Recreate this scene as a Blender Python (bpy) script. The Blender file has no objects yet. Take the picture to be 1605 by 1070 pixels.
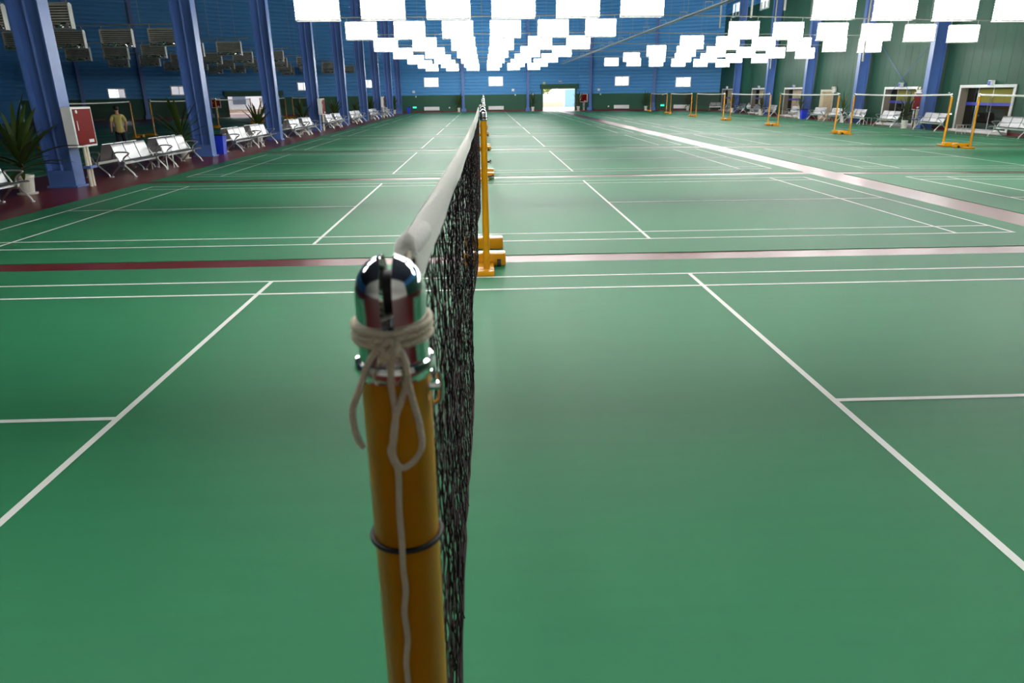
import bpy, bmesh, math, random
from mathutils import Vector, Matrix
random.seed(7)
scn = bpy.context.scene
COL = scn.collection
V = Vector

# ------------------------------------------------------------------ camera
CAM = V((0.0511, -0.5896, 1.7107)); PIT, YAW, ROL, FPX = 0.3421, -0.0346, -0.0109, 1093.69
_c, _s = math.cos(YAW), math.sin(YAW)
_f0 = V((-_s, _c, 0)); _r0 = V((_c, _s, 0)); _u0 = V((0, 0, 1))
FW = math.cos(PIT)*_f0 - math.sin(PIT)*_u0
_u1 = math.sin(PIT)*_f0 + math.cos(PIT)*_u0
RT = math.cos(ROL)*_r0 + math.sin(ROL)*_u1
UP = -math.sin(ROL)*_r0 + math.cos(ROL)*_u1
def ray(px, py): return RT*((px-802.5)/FPX) - UP*((py-535)/FPX) + FW
def at(px, py, ax, v):
    """where the sight line of a photo pixel meets the plane axis = v"""
    d = ray(px, py); i = 'xyz'.index(ax); return CAM + d*((v-CAM[i])/d[i])
def on_plane(px, py, p0, n):
    d = ray(px, py); return CAM + d*((V(p0)-CAM).dot(n)/d.dot(n))

cam = bpy.data.cameras.new('camera'); cam.sensor_width = 36; cam.lens = FPX/1605*36
cam.clip_start = 0.05; cam.clip_end = 400
cam.dof.use_dof = True; cam.dof.focus_distance = 4.2; cam.dof.aperture_fstop = 8
co = bpy.data.objects.new('camera', cam); COL.objects.link(co)
M = Matrix.Identity(4)
for i in range(3): M[i][0], M[i][1], M[i][2], M[i][3] = RT[i], UP[i], -FW[i], CAM[i]
co.matrix_world = M; scn.camera = co

# ------------------------------------------------------------------ materials
def srgb(r, g, b):
    f = lambda c: ((c/255+.055)/1.055)**2.4 if c > 10 else c/255/12.92
    return (f(r), f(g), f(b), 1)
def mat(name, col, rough=.5, metal=0, spec=.5, noise=0, nscale=20, bump=0, bscale=60, emit=0, aniso=None, coat=0):
    m = bpy.data.materials.new(name); m.use_nodes = True; nt = m.node_tree
    b = nt.nodes['Principled BSDF']
    b.inputs['Base Color'].default_value = col; b.inputs['Roughness'].default_value = rough
    b.inputs['Metallic'].default_value = metal; b.inputs['Specular IOR Level'].default_value = spec
    b.inputs['Coat Weight'].default_value = coat
    if emit:
        b.inputs['Emission Color'].default_value = col; b.inputs['Emission Strength'].default_value = emit
    tc = nt.nodes.new('ShaderNodeTexCoord'); mp = nt.nodes.new('ShaderNodeMapping')
    nt.links.new(tc.outputs['Object'], mp.inputs['Vector'])
    if aniso: mp.inputs['Scale'].default_value = aniso
    if noise:
        n = nt.nodes.new('ShaderNodeTexNoise'); n.inputs['Scale'].default_value = nscale; n.inputs['Detail'].default_value = 4
        nt.links.new(mp.outputs[0], n.inputs['Vector'])
        r = nt.nodes.new('ShaderNodeMapRange'); r.inputs['To Min'].default_value = 1-noise; r.inputs['To Max'].default_value = 1+noise
        nt.links.new(n.outputs['Fac'], r.inputs['Value'])
        x = nt.nodes.new('ShaderNodeMix'); x.data_type = 'RGBA'; x.blend_type = 'MULTIPLY'; x.inputs['Factor'].default_value = 1
        x.inputs['A'].default_value = col; nt.links.new(r.outputs[0], x.inputs['B'])
        nt.links.new(x.outputs['Result'], b.inputs['Base Color'])
    if bump:
        n2 = nt.nodes.new('ShaderNodeTexNoise'); n2.inputs['Scale'].default_value = bscale
        nt.links.new(mp.outputs[0], n2.inputs['Vector'])
        bp = nt.nodes.new('ShaderNodeBump'); bp.inputs['Strength'].default_value = bump; bp.inputs['Distance'].default_value = .01
        nt.links.new(n2.outputs['Fac'], bp.inputs['Height']); nt.links.new(bp.outputs[0], b.inputs['Normal'])
    return m
def glass(name, tint=(1, 1, 1, 1), refl=.08):
    m = bpy.data.materials.new(name); m.use_nodes = True; nt = m.node_tree; nt.nodes.clear()
    o = nt.nodes.new('ShaderNodeOutputMaterial'); mx = nt.nodes.new('ShaderNodeMixShader')
    t = nt.nodes.new('ShaderNodeBsdfTransparent'); g = nt.nodes.new('ShaderNodeBsdfGlossy')
    t.inputs[0].default_value = tint; g.inputs['Roughness'].default_value = .03; mx.inputs[0].default_value = refl
    nt.links.new(t.outputs[0], mx.inputs[1]); nt.links.new(g.outputs[0], mx.inputs[2]); nt.links.new(mx.outputs[0], o.inputs[0])
    return m

def cloth(name, col, tr=.4):
    m = mat(name, col, .75, 0, .2, .05, 30, .25, 160); nt = m.node_tree; b = nt.nodes['Principled BSDF']; o = nt.nodes['Material Output']
    t = nt.nodes.new('ShaderNodeBsdfTranslucent'); t.inputs[0].default_value = col; x = nt.nodes.new('ShaderNodeMixShader'); x.inputs[0].default_value = tr
    nt.links.new(b.outputs[0], x.inputs[1]); nt.links.new(t.outputs[0], x.inputs[2]); nt.links.new(x.outputs[0], o.inputs[0]); return m
LAMP = 11.0
MT = dict(
    mat_green=mat('green_vinyl', srgb(48, 124, 85), .5, 0, .12, .07, 3, .05, 400, aniso=(.25, 3, 1)),
    line=mat('white_line_paint', srgb(225, 228, 224), .5),
    red=mat('maroon_floor_paint', srgb(104, 32, 34), .32, 0, .22, .08, 2.2, .02, 30),
    yellow=mat('yellow_paint', srgb(202, 139, 6), .24, 0, .5, .05, 14),
    chrome=mat('chrome', (.86, .87, .88, 1), .06, 1),
    dark=mat('black_rubber', srgb(28, 28, 30), .6),
    rope=mat('cotton_cord', srgb(236, 227, 204), .85, 0, .2, .12, 180, .5, 420),
    net=mat('dark_net_cord', srgb(42, 31, 32), .8, 0, .2),
    tape=cloth('white_net_tape', srgb(248, 248, 244)),
    sleeve=cloth('white_sleeve', srgb(253, 253, 251), .3),
    blue=mat('blue_column_paint', srgb(78, 112, 178), .42, 0, .4, .05, 3),
    siding=mat('blue_siding', srgb(76, 146, 206), .5, 0, .3, .04, 2),
    wains=mat('green_wall', srgb(34, 85, 66), .55, 0, .3, .05, 2, aniso=(1, 1, .2)),
    white=mat('white_paint', srgb(228, 230, 230), .45),
    cream=mat('cream_paint', srgb(220, 212, 190), .5),
    steel=mat('brushed_steel', (.33, .34, .35, 1), .45, 1, noise=.06, nscale=60),
    alu=mat('aluminium', (.72, .72, .71, 1), .38, 1),
    pipe=mat('grey_pipe', srgb(168, 168, 160), .45, .2),
    jamb=mat('jamb_lining', srgb(132, 124, 110), .5),
    foil=mat('polished_foil', (.9, .9, .88, 1), .12, 1),
    lampframe=mat('lamp_frame', srgb(190, 190, 184), .4, .3),
    tubeoff=mat('unlit_tube', srgb(222, 218, 206), .22, 0, .9),
    reflector=mat('crinkled_reflector', (.30, .30, .29, 1), .2, 1, bump=.6, bscale=7),
    tubeon=mat('lit_tube', (1, .985, .95, 1), .4, emit=LAMP),
    leaf=mat('plant_leaf', srgb(58, 78, 30), .5, 0, .35, .25, 12),
    stem=mat('plant_stem', srgb(78, 66, 42), .7),
    pot=mat('white_pot', srgb(214, 212, 202), .5),
    soil=mat('soil', srgb(50, 38, 28), .9),
    redglass=mat('red_cabinet_door', srgb(118, 6, 10), .4, 0, .04, .25, 5),
    bin=mat('blue_bin_plastic', srgb(30, 58, 205), .4),
    bindark=mat('bin_bag', srgb(24, 24, 28), .5),
    wood=mat('pale_wood', srgb(206, 184, 150), .5, 0, .4, .1, 6, aniso=(6, 6, .6)),
    film=mat('olive_film', srgb(142, 136, 38), .4, 0, .1),
    bluefilm=mat('blue_stripe_film', srgb(52, 66, 190), .35),
    darkglass=glass('tinted_door_glass', (.28, .36, .34, 1), .12),
    clear=glass('window_glass', (.97, .985, 1, 1), .05),
    ceil=mat('ceiling_sheet', srgb(46, 54, 70), .8),
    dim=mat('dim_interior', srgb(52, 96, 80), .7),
    green_sign=mat('green_sign', srgb(20, 200, 130), .4, emit=1.5),
    skin=mat('skin', srgb(190, 140, 110), .6), hair=mat('black_hair', srgb(18, 16, 16), .6),
    shirt=mat('yellow_shirt', srgb(196, 184, 110), .8, noise=.06), trousers=mat('dark_trousers', srgb(26, 28, 38), .8),
    asphalt=mat('outdoor_paving', srgb(196, 190, 180), .9, noise=.08, nscale=2),
    facade=mat('pale_facade', srgb(236, 224, 214), .9, noise=.04, nscale=1),
    pinkwall=mat('pink_plinth', srgb(206, 168, 146), .9, noise=.1, nscale=3),
    rolldoor=mat('blue_roller_door', srgb(120, 156, 208), .5),
    greybox=mat('grey_window', srgb(110, 116, 128), .3),
    bark=mat('bark', srgb(104, 78, 60), .9), treeleaf=mat('tree_leaf', srgb(128, 136, 60), .7, noise=.3, nscale=6),
    brick=mat('brick_red', srgb(158, 96, 84), .9, noise=.15, nscale=8), carwhite=mat('car_white', srgb(230, 230, 228), .3),
    yellowbox=mat('siren_box', srgb(216, 200, 130), .5),
)

# ------------------------------------------------------------------ mesh helpers
class MB:
    def __init__(s): s.v = []; s.f = []
    def add(s, vs, fs):
        b = len(s.v); s.v += [tuple(p) for p in vs]; s.f += [tuple(b+i for i in f) for f in fs]; return s
    def box(s, lo, hi, mtx=None):
        x0, y0, z0 = lo; x1, y1, z1 = hi
        vs = [V(p) for p in ((x0,y0,z0),(x1,y0,z0),(x1,y1,z0),(x0,y1,z0),(x0,y0,z1),(x1,y0,z1),(x1,y1,z1),(x0,y1,z1))]
        if mtx: vs = [mtx @ p for p in vs]
        return s.add(vs, [(3,2,1,0),(4,5,6,7),(0,1,5,4),(1,2,6,5),(2,3,7,6),(3,0,4,7)])
    def bevbox(s, lo, hi, b=.01, mtx=None):
        bm = bmesh.new(); bmesh.ops.create_cube(bm, size=1)
        for v in bm.verts: v.co = V([(lo[i]+hi[i])/2 + v.co[i]*(hi[i]-lo[i]) for i in range(3)])
        bmesh.ops.bevel(bm, geom=bm.edges[:], offset=b, segments=2, profile=.5, affect='EDGES')
        bm.verts.index_update()
        vs = [(mtx @ v.co) if mtx else v.co.copy() for v in bm.verts]
        s.add(vs, [tuple(v.index for v in f.verts) for f in bm.faces]); bm.free(); return s
    def prism(s, poly, a, b, axis='y'):
        """extrude a 2-D outline along an axis from a to b"""
        n = len(poly)
        def p(q, t): return {'y': (q[0], t, q[1]), 'x': (t, q[0], q[1]), 'z': (q[0], q[1], t)}[axis]
        vs = [p(q, a) for q in poly] + [p(q, b) for q in poly]
        fs = [tuple(range(n))[::-1], tuple(range(n, 2*n))] + [(i, (i+1) % n, n+(i+1) % n, n+i) for i in range(n)]
        return s.add(vs, fs)
    def tube(s, pts, r, n=8, closed=False, cap=True):
        pts = [V(p) for p in pts]; m = len(pts)
        rr = r if hasattr(r, '__len__') else [r]*m
        up = None; rings = []
        for i in range(m):
            if closed: t = pts[(i+1) % m]-pts[i-1]
            else: t = pts[min(i+1, m-1)]-pts[max(i-1, 0)]
            t.normalize()
            if up is None:
                up = V((0, 0, 1)) if abs(t.z) < .9 else V((1, 0, 0))
            up = (up - t*up.dot(t))
            if up.length < 1e-6: up = V((0, 1, 0)) - t*t.y
            up.normalize(); w = t.cross(up)
            rings.append([pts[i] + (up*math.cos(2*math.pi*k/n) + w*math.sin(2*math.pi*k/n))*rr[i] for k in range(n)])
        vs = [p for ring in rings for p in ring]; fs = []
        for i in range(m if closed else m-1):
            j = (i+1) % m
            for k in range(n): fs.append((i*n+k, i*n+(k+1) % n, j*n+(k+1) % n, j*n+k))
        if cap and not closed: fs += [tuple(range(n))[::-1], tuple((m-1)*n+k for k in range(n))]
        return s.add(vs, fs)
    def cyl(s, p0, p1, r, n=12): return s.tube([p0, p1], r, n)
    def lathe(s, prof, n=24, c=(0, 0)):
        vs = []; fs = []; m = len(prof)
        for r, z in prof:
            for k in range(n):
                a = 2*math.pi*k/n; vs.append((c[0]+r*math.cos(a), c[1]+r*math.sin(a), z))
        for i in range(m-1):
            for k in range(n): fs.append((i*n+k, i*n+(k+1) % n, (i+1)*n+(k+1) % n, (i+1)*n+k))
        fs += [tuple(range(n))[::-1], tuple((m-1)*n+k for k in range(n))]
        return s.add(vs, fs)
    def ball(s, c, r, n=10):
        rx, ry, rz = r if hasattr(r, '__len__') else (r, r, r)
        prof = [(math.sin(math.pi*i/n)*1.0+1e-5, -math.cos(math.pi*i/n)) for i in range(n+1)]
        b = MB().lathe(prof, 2*n)
        return s.add([(c[0]+x*rx, c[1]+y*ry, c[2]+z*rz) for x, y, z in b.v], b.f)
    def build(s, name, m, parent=None, smooth=False, loc=None):
        me = bpy.data.meshes.new(name); me.from_pydata(s.v, [], s.f); me.update()
        me.materials.append(MT[m] if isinstance(m, str) else m)
        if smooth:
            for p in me.polygons: p.use_smooth = True
            me.set_sharp_from_angle(angle=.7)
        o = bpy.data.objects.new(name, me); COL.objects.link(o)
        if parent: o.parent = parent
        if loc: o.location = loc
        return o
def tag(o, label, cat, group=None):
    o['label'] = label; o['category'] = cat
    if group: o['group'] = group
    return o
def thing(name, label, cat, loc=(0, 0, 0), rz=0, group=None):
    o = bpy.data.objects.new(name, None); COL.objects.link(o); o.location = loc; o.rotation_euler.z = rz
    o.empty_display_size = .1
    return tag(o, label, cat, group)
def struct(name, mb, m, parent=None, smooth=False):
    o = mb.build(name, m, parent, smooth)
    if parent is None: o['kind'] = 'structure'
    return o
def dup(root, loc, rz=None, label=None, group=None, scale=None):
    r = root.copy(); COL.objects.link(r); r.location = loc
    if rz is not None: r.rotation_euler.z = rz
    if label: r['label'] = label
    if group: r['group'] = group
    if scale: r.scale = scale
    for ch in list(root.children):
        c = ch.copy(); COL.objects.link(c); c.parent = r
        for g in ch.children:
            d = g.copy(); COL.objects.link(d); d.parent = c
    return r
ORD = ['first', 'second', 'third', 'fourth', 'fifth', 'sixth', 'seventh', 'eighth', 'ninth', 'tenth', 'eleventh', 'twelfth']

# ------------------------------------------------------------------ setting: floor, walls, ceiling
PITCH = 7.83
WA, WB, WC, WD = (-34.0, 55.0), (-8.0, 72.0), (9.5, 72.8), (22.6, 66.6)      # far wall, bent slightly at columns
RW = lambda y: 19.9 + .045*(y-25)                                              # right wall line
HTOP = 12.5
fl = MB().add([(-46, -10, 0), (24, -10, 0), (24, 74, 0), (-46, 74, 0)], [(0, 1, 2, 3)])
struct('floor', fl, 'red')
ce = MB().add([(-46, -10, HTOP), (24, -10, HTOP), (24, 74, HTOP), (-46, 74, HTOP)], [(3, 2, 1, 0)])
struct('ceiling', ce, 'ceil')

class Wall:
    def __init__(s, p0, p1):
        s.p0 = V((*p0, 0)); s.d = V((*p1, 0))-s.p0; s.L = s.d.length; s.d.normalize()
        s.n = V((s.d.y, -s.d.x, 0))           # towards the hall
    def pt(s, u, z, o=0): return s.p0 + s.d*u + s.n*o + V((0, 0, z))
    def hit(s, px, py):
        p = on_plane(px, py, s.p0, s.n); return (p-s.p0).dot(s.d), p.z
    def mtx(s): 
        m = Matrix.Identity(4)
        for i in range(3): m[i][0], m[i][1], m[i][2], m[i][3] = s.d[i], -s.n[i], (0, 0, 1)[i], s.p0[i]
        return m
    def sheet(s, mb, z0, z1, prof, holes=(), off=0, u0=0, u1=None):
        """a wall sheet with rectangular openings; prof = list of (z, offset) knots"""
        u1 = s.L if u1 is None else u1
        us = sorted({u0, u1, *[min(max(h[0], u0), u1) for h in holes], *[min(max(h[1], u0), u1) for h in holes]})
        def po(z):
            for (a, x), (b, y) in zip(prof, prof[1:]):
                if a <= z <= b: return x+(y-x)*(z-a)/max(b-a, 1e-9)
            return 0
        for a, b in zip(us, us[1:]):
            if b-a < 1e-5: continue
            cut = sorted([(max(h[2], z0), min(h[3], z1)) for h in holes if h[0] < b-1e-6 and h[1] > a+1e-6])
            z = z0; spans = []
            for c0, c1 in cut:
                if c1 <= c0: continue
                if c0 > z: spans.append((z, c0))
                z = max(z, c1)
            if z < z1: spans.append((z, z1))
            for s0, s1 in spans:
                zs = [s0]+[k for k, _ in prof if s0 < k < s1]+[s1]
                vs = []; fs = []
                for q in zs: vs += [s.pt(a, q, off+po(q)), s.pt(b, q, off+po(q))]
                for i in range(len(zs)-1): fs.append((2*i, 2*i+1, 2*i+3, 2*i+2))
                mb.add(vs, fs)
def ribs(z0, z1, step=.30, h=.05):
    k = []; z = z0
    while z < z1:
        k += [(z, 0), (z+step*.12, h), (z+step*.55, h), (z+step*.95, 0)]; z += step
    return k+[(z, 0)]
F1, F2, F3 = Wall(WA, WB), Wall(WB, WC), Wall(WC, WD)
RWALL = Wall((RW(67.0), 67.0), (RW(-10), -10))
def far_hit(px, py):
    for w in (F2, F1, F3):
        u, z = w.hit(px, py)
        if 0 <= u <= w.L: return w, u, z
    return F2, *F2.hit(px, py)
def box_on(w, mb, u0, u1, z0, z1, o0, o1, bev=0):
    m = w.mtx(); lo = (u0, -o1, z0); hi = (u1, -o0, z1)
    return mb.bevbox(lo, hi, bev, m) if bev else mb.box(lo, hi, m)

# openings in the far wall: windows as photo rectangles, doors as photo rectangles
WINS = [(676, 129), (777, 127.5), (975, 127), (1071, 128.5), (576.5, 131.5), (476, 135.5), (280, 142), (183, 146.5)]
DOORS = [(851, 901, 139.5), (356, 437, 151), (-40, 30, 163)]
holes = {id(F1): [], id(F2): [], id(F3): []}
win_rects = []
for px, py in WINS:
    w, u, z = far_hit(px, py); s, h = (.66, .39) if w is not F1 else (.56, .32)
    win_rects.append((w, u-s, u+s, z-h, z+h)); holes[id(w)].append((u-s, u+s, z-h, z+h))
door_rects = []
for a, b, t in DOORS:
    w, u0, z0 = far_hit(a, t); w2, u1, z1 = far_hit(b, t)
    if w2 is not w: u1 = w.hit(b, t)[0]
    z = max(z0, z1) if w is F2 else (z0+z1)/2
    door_rects.append((w, u0, u1, 0, z)); holes[id(w)].append((u0, u1, -.1, z))
WZ = 1.56
for i, w in enumerate((F1, F2, F3)):
    m = MB(); w.sheet(m, WZ, HTOP, ribs(WZ, HTOP), holes[id(w)]); struct(['wall_far_west', 'wall_far', 'wall_far_east'][i], m, 'siding')
    m = MB(); w.sheet(m, .0, WZ, [(0, 0), (WZ, 0)], holes[id(w)], off=.05)
    struct('wall_wainscot_%s' % ['west', 'middle', 'east'][i], m, 'wains')
    m = MB()
    us = [0]+sorted(x for h in holes[id(w)] if h[2] < 0 for x in h[:2])+[w.L]
    for a, b in zip(us[::2], us[1::2]):
        if b > a: box_on(w, m, max(a, 0), min(b, w.L), 0, .10, .05, .08)
    struct('baseboard_%s' % ['far_west', 'far', 'far_east'][i], m, 'red')
for i, (w, a, b, c, d) in enumerate(win_rects):
    e = thing('window_%d' % (i+1), '', ''); del e['label']; del e['category']; e['kind'] = 'structure'
    m = MB()
    for q in ((a-.06, a+.02, c-.06, d+.06), (b-.02, b+.06, c-.06, d+.06), (a, b, c-.06, c+.02), (a, b, d-.02, d+.06), ((a+b)/2-.025, (a+b)/2+.025, c, d)):
        box_on(w, m, *q, -.06, .075)
    m.build('window_frame', 'white', e)
    m = MB(); box_on(w, m, a, b, c, d, -.01, 0); m.build('pane', 'clear', e)
for i, (w, a, b, c, d) in enumerate(door_rects):
    e = thing('door_%d' % (i+1), '', ''); del e['label']; del e['category']; e['kind'] = 'structure'
    m = MB(); box_on(w, m, a-.16, a, 0, d, -.1, .13); box_on(w, m, b, b+.16, 0, d, -.1, .13); m.build('door_frame', 'wains', e)
    m = MB(); box_on(w, m, a-.3, b+.3, d, d+.44, 0, .42, .03); m.build('roller_shutter_box', 'wains', e)
    m = MB(); box_on(w, m, a-.3, b+.3, d+.20, d+.22, .41, .425); m.build('seam', 'dark', e)

# right wall with its doorways
R_DOORS = [(1508, 1594, 135, 'glass'), (1389, 1440, 138, 'glass'), (1288, 1307, 142, 'wood'), (1231, 1262, 138.5, 'glass'), (1180, 1207, 139, 'glass'), (1133, 1150, 140, 'glass')]
rr = []
for a, b, t, k in R_DOORS:
    u0, z0 = RWALL.hit(a, t); u1, z1 = RWALL.hit(b, t); rr.append((u0, u1, 0, min((z0+z1)/2, 3.0), k))
RH = [(a, b, -.1, d) for a, b, c, d, k in rr]
GZ = 8.0
hw = []
for px, py in ((1155, 15), (1200, 1.5)):
    u, z = RWALL.hit(px, py); hw.append((u-.9, u+.9, z-.5, z+.5))
m = MB(); RWALL.sheet(m, 0, GZ, [(0, 0), (GZ, 0)], RH, off=.0)
struct('wall_right', m, 'wains')
m = MB()
for k in range(int(RWALL.L/.6)):                      # slim vertical seams of the green sheeting
    u = .3+k*.6
    if not any(a-.05 < u < b+.05 for a, b, *_ in RH): box_on(RWALL, m, u, u+.06, 0.1, GZ, 0, .004)
    else:
        top = max(d for a, b, c, d in RH if a-.05 < u < b+.05); box_on(RWALL, m, u, u+.06, top, GZ, 0, .004)
struct('trim_1', m, 'wains')
m = MB(); RWALL.sheet(m, GZ, HTOP, ribs(GZ, HTOP), hw); struct('wall_right_upper', m, 'siding')
for i, (a, b, c, d) in enumerate(hw):
    e = thing('window_%d' % (9+i), '', ''); del e['label']; del e['category']; e['kind'] = 'structure'
    m = MB()
    for q in ((a-.06, a+.02, c-.06, d+.06), (b-.02, b+.06, c-.06, d+.06), (a, b, c-.06, c+.02), (a, b, d-.02, d+.06), ((a+b)/2-.025, (a+b)/2+.025, c, d)):
        box_on(RWALL, m, *q, -.06, .075)
    m.build('window_frame', 'white', e)
    m = MB(); box_on(RWALL, m, a, b, c, d, -.01, 0); m.build('pane', 'clear', e)
for i, (a, b, c, d, k) in enumerate(rr):
    e = thing('door_%d' % (4+i), '', ''); del e['label']; del e['category']; e['kind'] = 'structure'
    jd = .34 if k == 'glass' else .22
    m = MB(); box_on(RWALL, m, a-.06, a+.04, 0, d, -jd, .03); box_on(RWALL, m, b-.04, b+.06, 0, d, -jd, .03); box_on(RWALL, m, a-.06, b+.06, d-.06, d+.06, -jd, .03)
    if k == 'wood': m.build('door_frame', 'cream', e)
    else:
        m.build('jamb_lining', 'jamb', e); m = MB()
        for q in ((a-.06, a+.05, 0, d), (b-.05, b+.06, 0, d), (a-.06, b+.06, d-.05, d+.06)): box_on(RWALL, m, *q, .03, .05)
        m.build('door_frame', 'white', e)
    if k == 'wood':
        m = MB(); box_on(RWALL, m, a+.04, b-.04, 0.01, d-.06, -jd+.02, -jd+.07); lf = m.build('door_leaf', 'wood', e)
        m = MB(); p = RWALL.pt(b-.16, 1.0, -jd+.1); m.ball(p, .05, 6); m.build('door_handle', 'steel', e)
        continue
    g = -jd+.05; mid = (a+b)/2; wd = b-a
    m = MB(); box_on(RWALL, m, a+.04, b-.04, .1, d-.06, g, g+.012); m.build('glass_pane', 'darkglass', e)
    m = MB(); box_on(RWALL, m, a+wd*.22, b-wd*.16, 1.15 if i < 2 else .14, d-.08, g+.013, g+.018); m.build('olive_film', 'film' if i < 2 else 'wood', e)
    m = MB(); box_on(RWALL, m, a+.05, b-.05, 1.03, 1.15, g+.014, g+.02); m.build('blue_stripe', 'bluefilm', e)
    m = MB()
    for q in (a+wd*.22, mid, b-wd*.16): box_on(RWALL, m, q-.015, q+.015, .1, d-.06, g-.01, g+.02)
    box_on(RWALL, m, a+.04, b-.04, .02, .12, g-.02, g+.03); m.build('glazing_bar', 'alu', e)
    m = MB()
    for sgn in (-1, 1):
        p = lambda z, o: RWALL.pt(mid+sgn*.1, z, g+o)
        m.tube([p(.8, .02), p(.8, .08), p(1.35, .08), p(1.35, .02)], .014, 6)
    m.build('door_handle', 'steel', e)
    m = MB()                                          # the room behind the glass
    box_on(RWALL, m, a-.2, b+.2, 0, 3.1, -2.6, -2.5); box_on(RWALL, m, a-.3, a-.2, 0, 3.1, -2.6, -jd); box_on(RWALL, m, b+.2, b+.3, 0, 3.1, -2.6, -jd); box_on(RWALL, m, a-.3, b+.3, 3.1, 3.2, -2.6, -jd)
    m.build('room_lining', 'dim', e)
    m = MB(); box_on(RWALL, m, a-.02, b+.02, .0, .09, -jd, .25, .01); m.build('threshold', 'white', e)
m = MB()
us = [0]+sorted(x for h in RH for x in h[:2])+[RWALL.L]
for a, b in zip(us[::2], us[1::2]): box_on(RWALL, m, a, b, 0, .1, 0, .03)
struct('baseboard_right', m, 'red')
# remaining walls of the hall, out of the photo or in the dark
m = MB(); w = Wall((-46, -10), (-34, 55)); w.sheet(m, 0, HTOP, ribs(WZ, HTOP)); struct('wall_left', m, 'siding')
m = MB(); w = Wall((24, -10), (-46, -10)); w.sheet(m, 0, HTOP, [(0, 0), (HTOP, 0)]); struct('wall_back', m, 'pot')

# ------------------------------------------------------------------ columns (H-section portal legs)
def column(x, y, rz, label, wb=.52, wt=.78, fl=.36, H=12.4, inner=1, group=None):
    """web along local x, inner flange on the +x side (inner = 1) facing the courts; slightly tapered"""
    t = .03
    r = thing('portal_column', label, 'column', (x, y, 0), rz, group)
    def fr(xb0, xb1, xt0, xt1, y0, y1, z0=.0, z1=H):
        return MB().add([(xb0, y0, z0), (xb1, y0, z0), (xb1, y1, z0), (xb0, y1, z0), (xt0, y0, z1), (xt1, y0, z1), (xt1, y1, z1), (xt0, y1, z1)],
                        [(3,2,1,0),(4,5,6,7),(0,1,5,4),(1,2,6,5),(2,3,7,6),(3,0,4,7)])
    fr(-t, 0, -t, 0, -fl/2, fl/2).build('flange', 'blue', r)
    fr(-wb, -wb+t, -wt, -wt+t, -fl/2, fl/2).build('flange', 'blue', r)
    fr(-wb+t, -t, -wt+t, -t, -.012, .012).build('web', 'blue', r)
    m = MB(); m.cyl((-wb*.55, -.06, .3), (-wt*.55, -.06, H), .035, 8); m.build('drain_pipe', 'blue', r, True)
    m = MB(); m.box((-wb-.04, -fl/2-.04, 0), (.04, fl/2+.04, .035)); m.box((-wb+t, -fl/2, .035), (-t, fl/2, .33)); m.build('base_plate', 'blue', r)
    return r
LP = [(-8.21, 14.25), (-8.15, 21.6), (-8.25, 29.5), (-8.26, 36.9), (-8.2, 44.3), (-7.98, 50.6), (-7.85, 56.3), (-7.6, 61.8), (-7.55, 68.2)]
for i, (x, y) in enumerate(LP):
    lab = ['blue steel column behind the nearest potted plant and red fire cabinet', 'blue steel column beside the nearest blue trash bin'][i] if i < 2 else \
        'blue steel column, %s from the camera along the silver benches' % ORD[i]
    column(x, y, 0, lab, group='columns along the silver benches')
# right wall columns
for i, (px, py) in enumerate([(1460, 203), (1350, 192), (1269, 186), (1208.5, 180.5), (1157.5, 176.5), (1116, 174)]):
    u, z = RWALL.hit(px, py); p = RWALL.pt(u, 0, .62)
    ang = math.atan2(RWALL.n.y, RWALL.n.x)
    column(p.x, p.y, ang, 'blue steel column on the green right wall, %s from the camera' % ORD[i] if i < 5 else 'blue steel column in the far right corner',
           wb=.5, wt=.62, fl=.34, group='columns on the right wall')
# slim columns on the far wall
for i, (px, nm) in enumerate([(726.5, 'left of the row of nets'), (827, 'left of the open far door'), (926, 'right of the red cabinet by the far door'), (1024.5, 'behind the yellow posts of the far nets'), (230, 'in the dark hall near its small windows'), (133, 'in the dark hall behind the red cabinet'), (328, 'in the dark hall left of its bright doorway')]):
    w, u, z = far_hit(px, 172); p = w.pt(u, 0, .08); ang = math.atan2(w.n.y, w.n.x)
    r = thing('wall_column', 'slim blue column on the far wall, ' + nm, 'column', (p.x, p.y, 0), ang, 'slim columns on the far wall')
    m = MB(); m.box((-.03, -.13, 0), (.0, .13, 12.4)); m.box((.0, -.012, 0), (.26, .012, 12.4)); m.box((.26, -.13, 0), (.29, .13, 12.4)); m.build('column_shaft', 'blue', r)
    m = MB(); m.bevbox((-.03, -.26, 0), (.42, .26, .3), .02); m.build('column_foot', 'blue', r)

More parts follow.
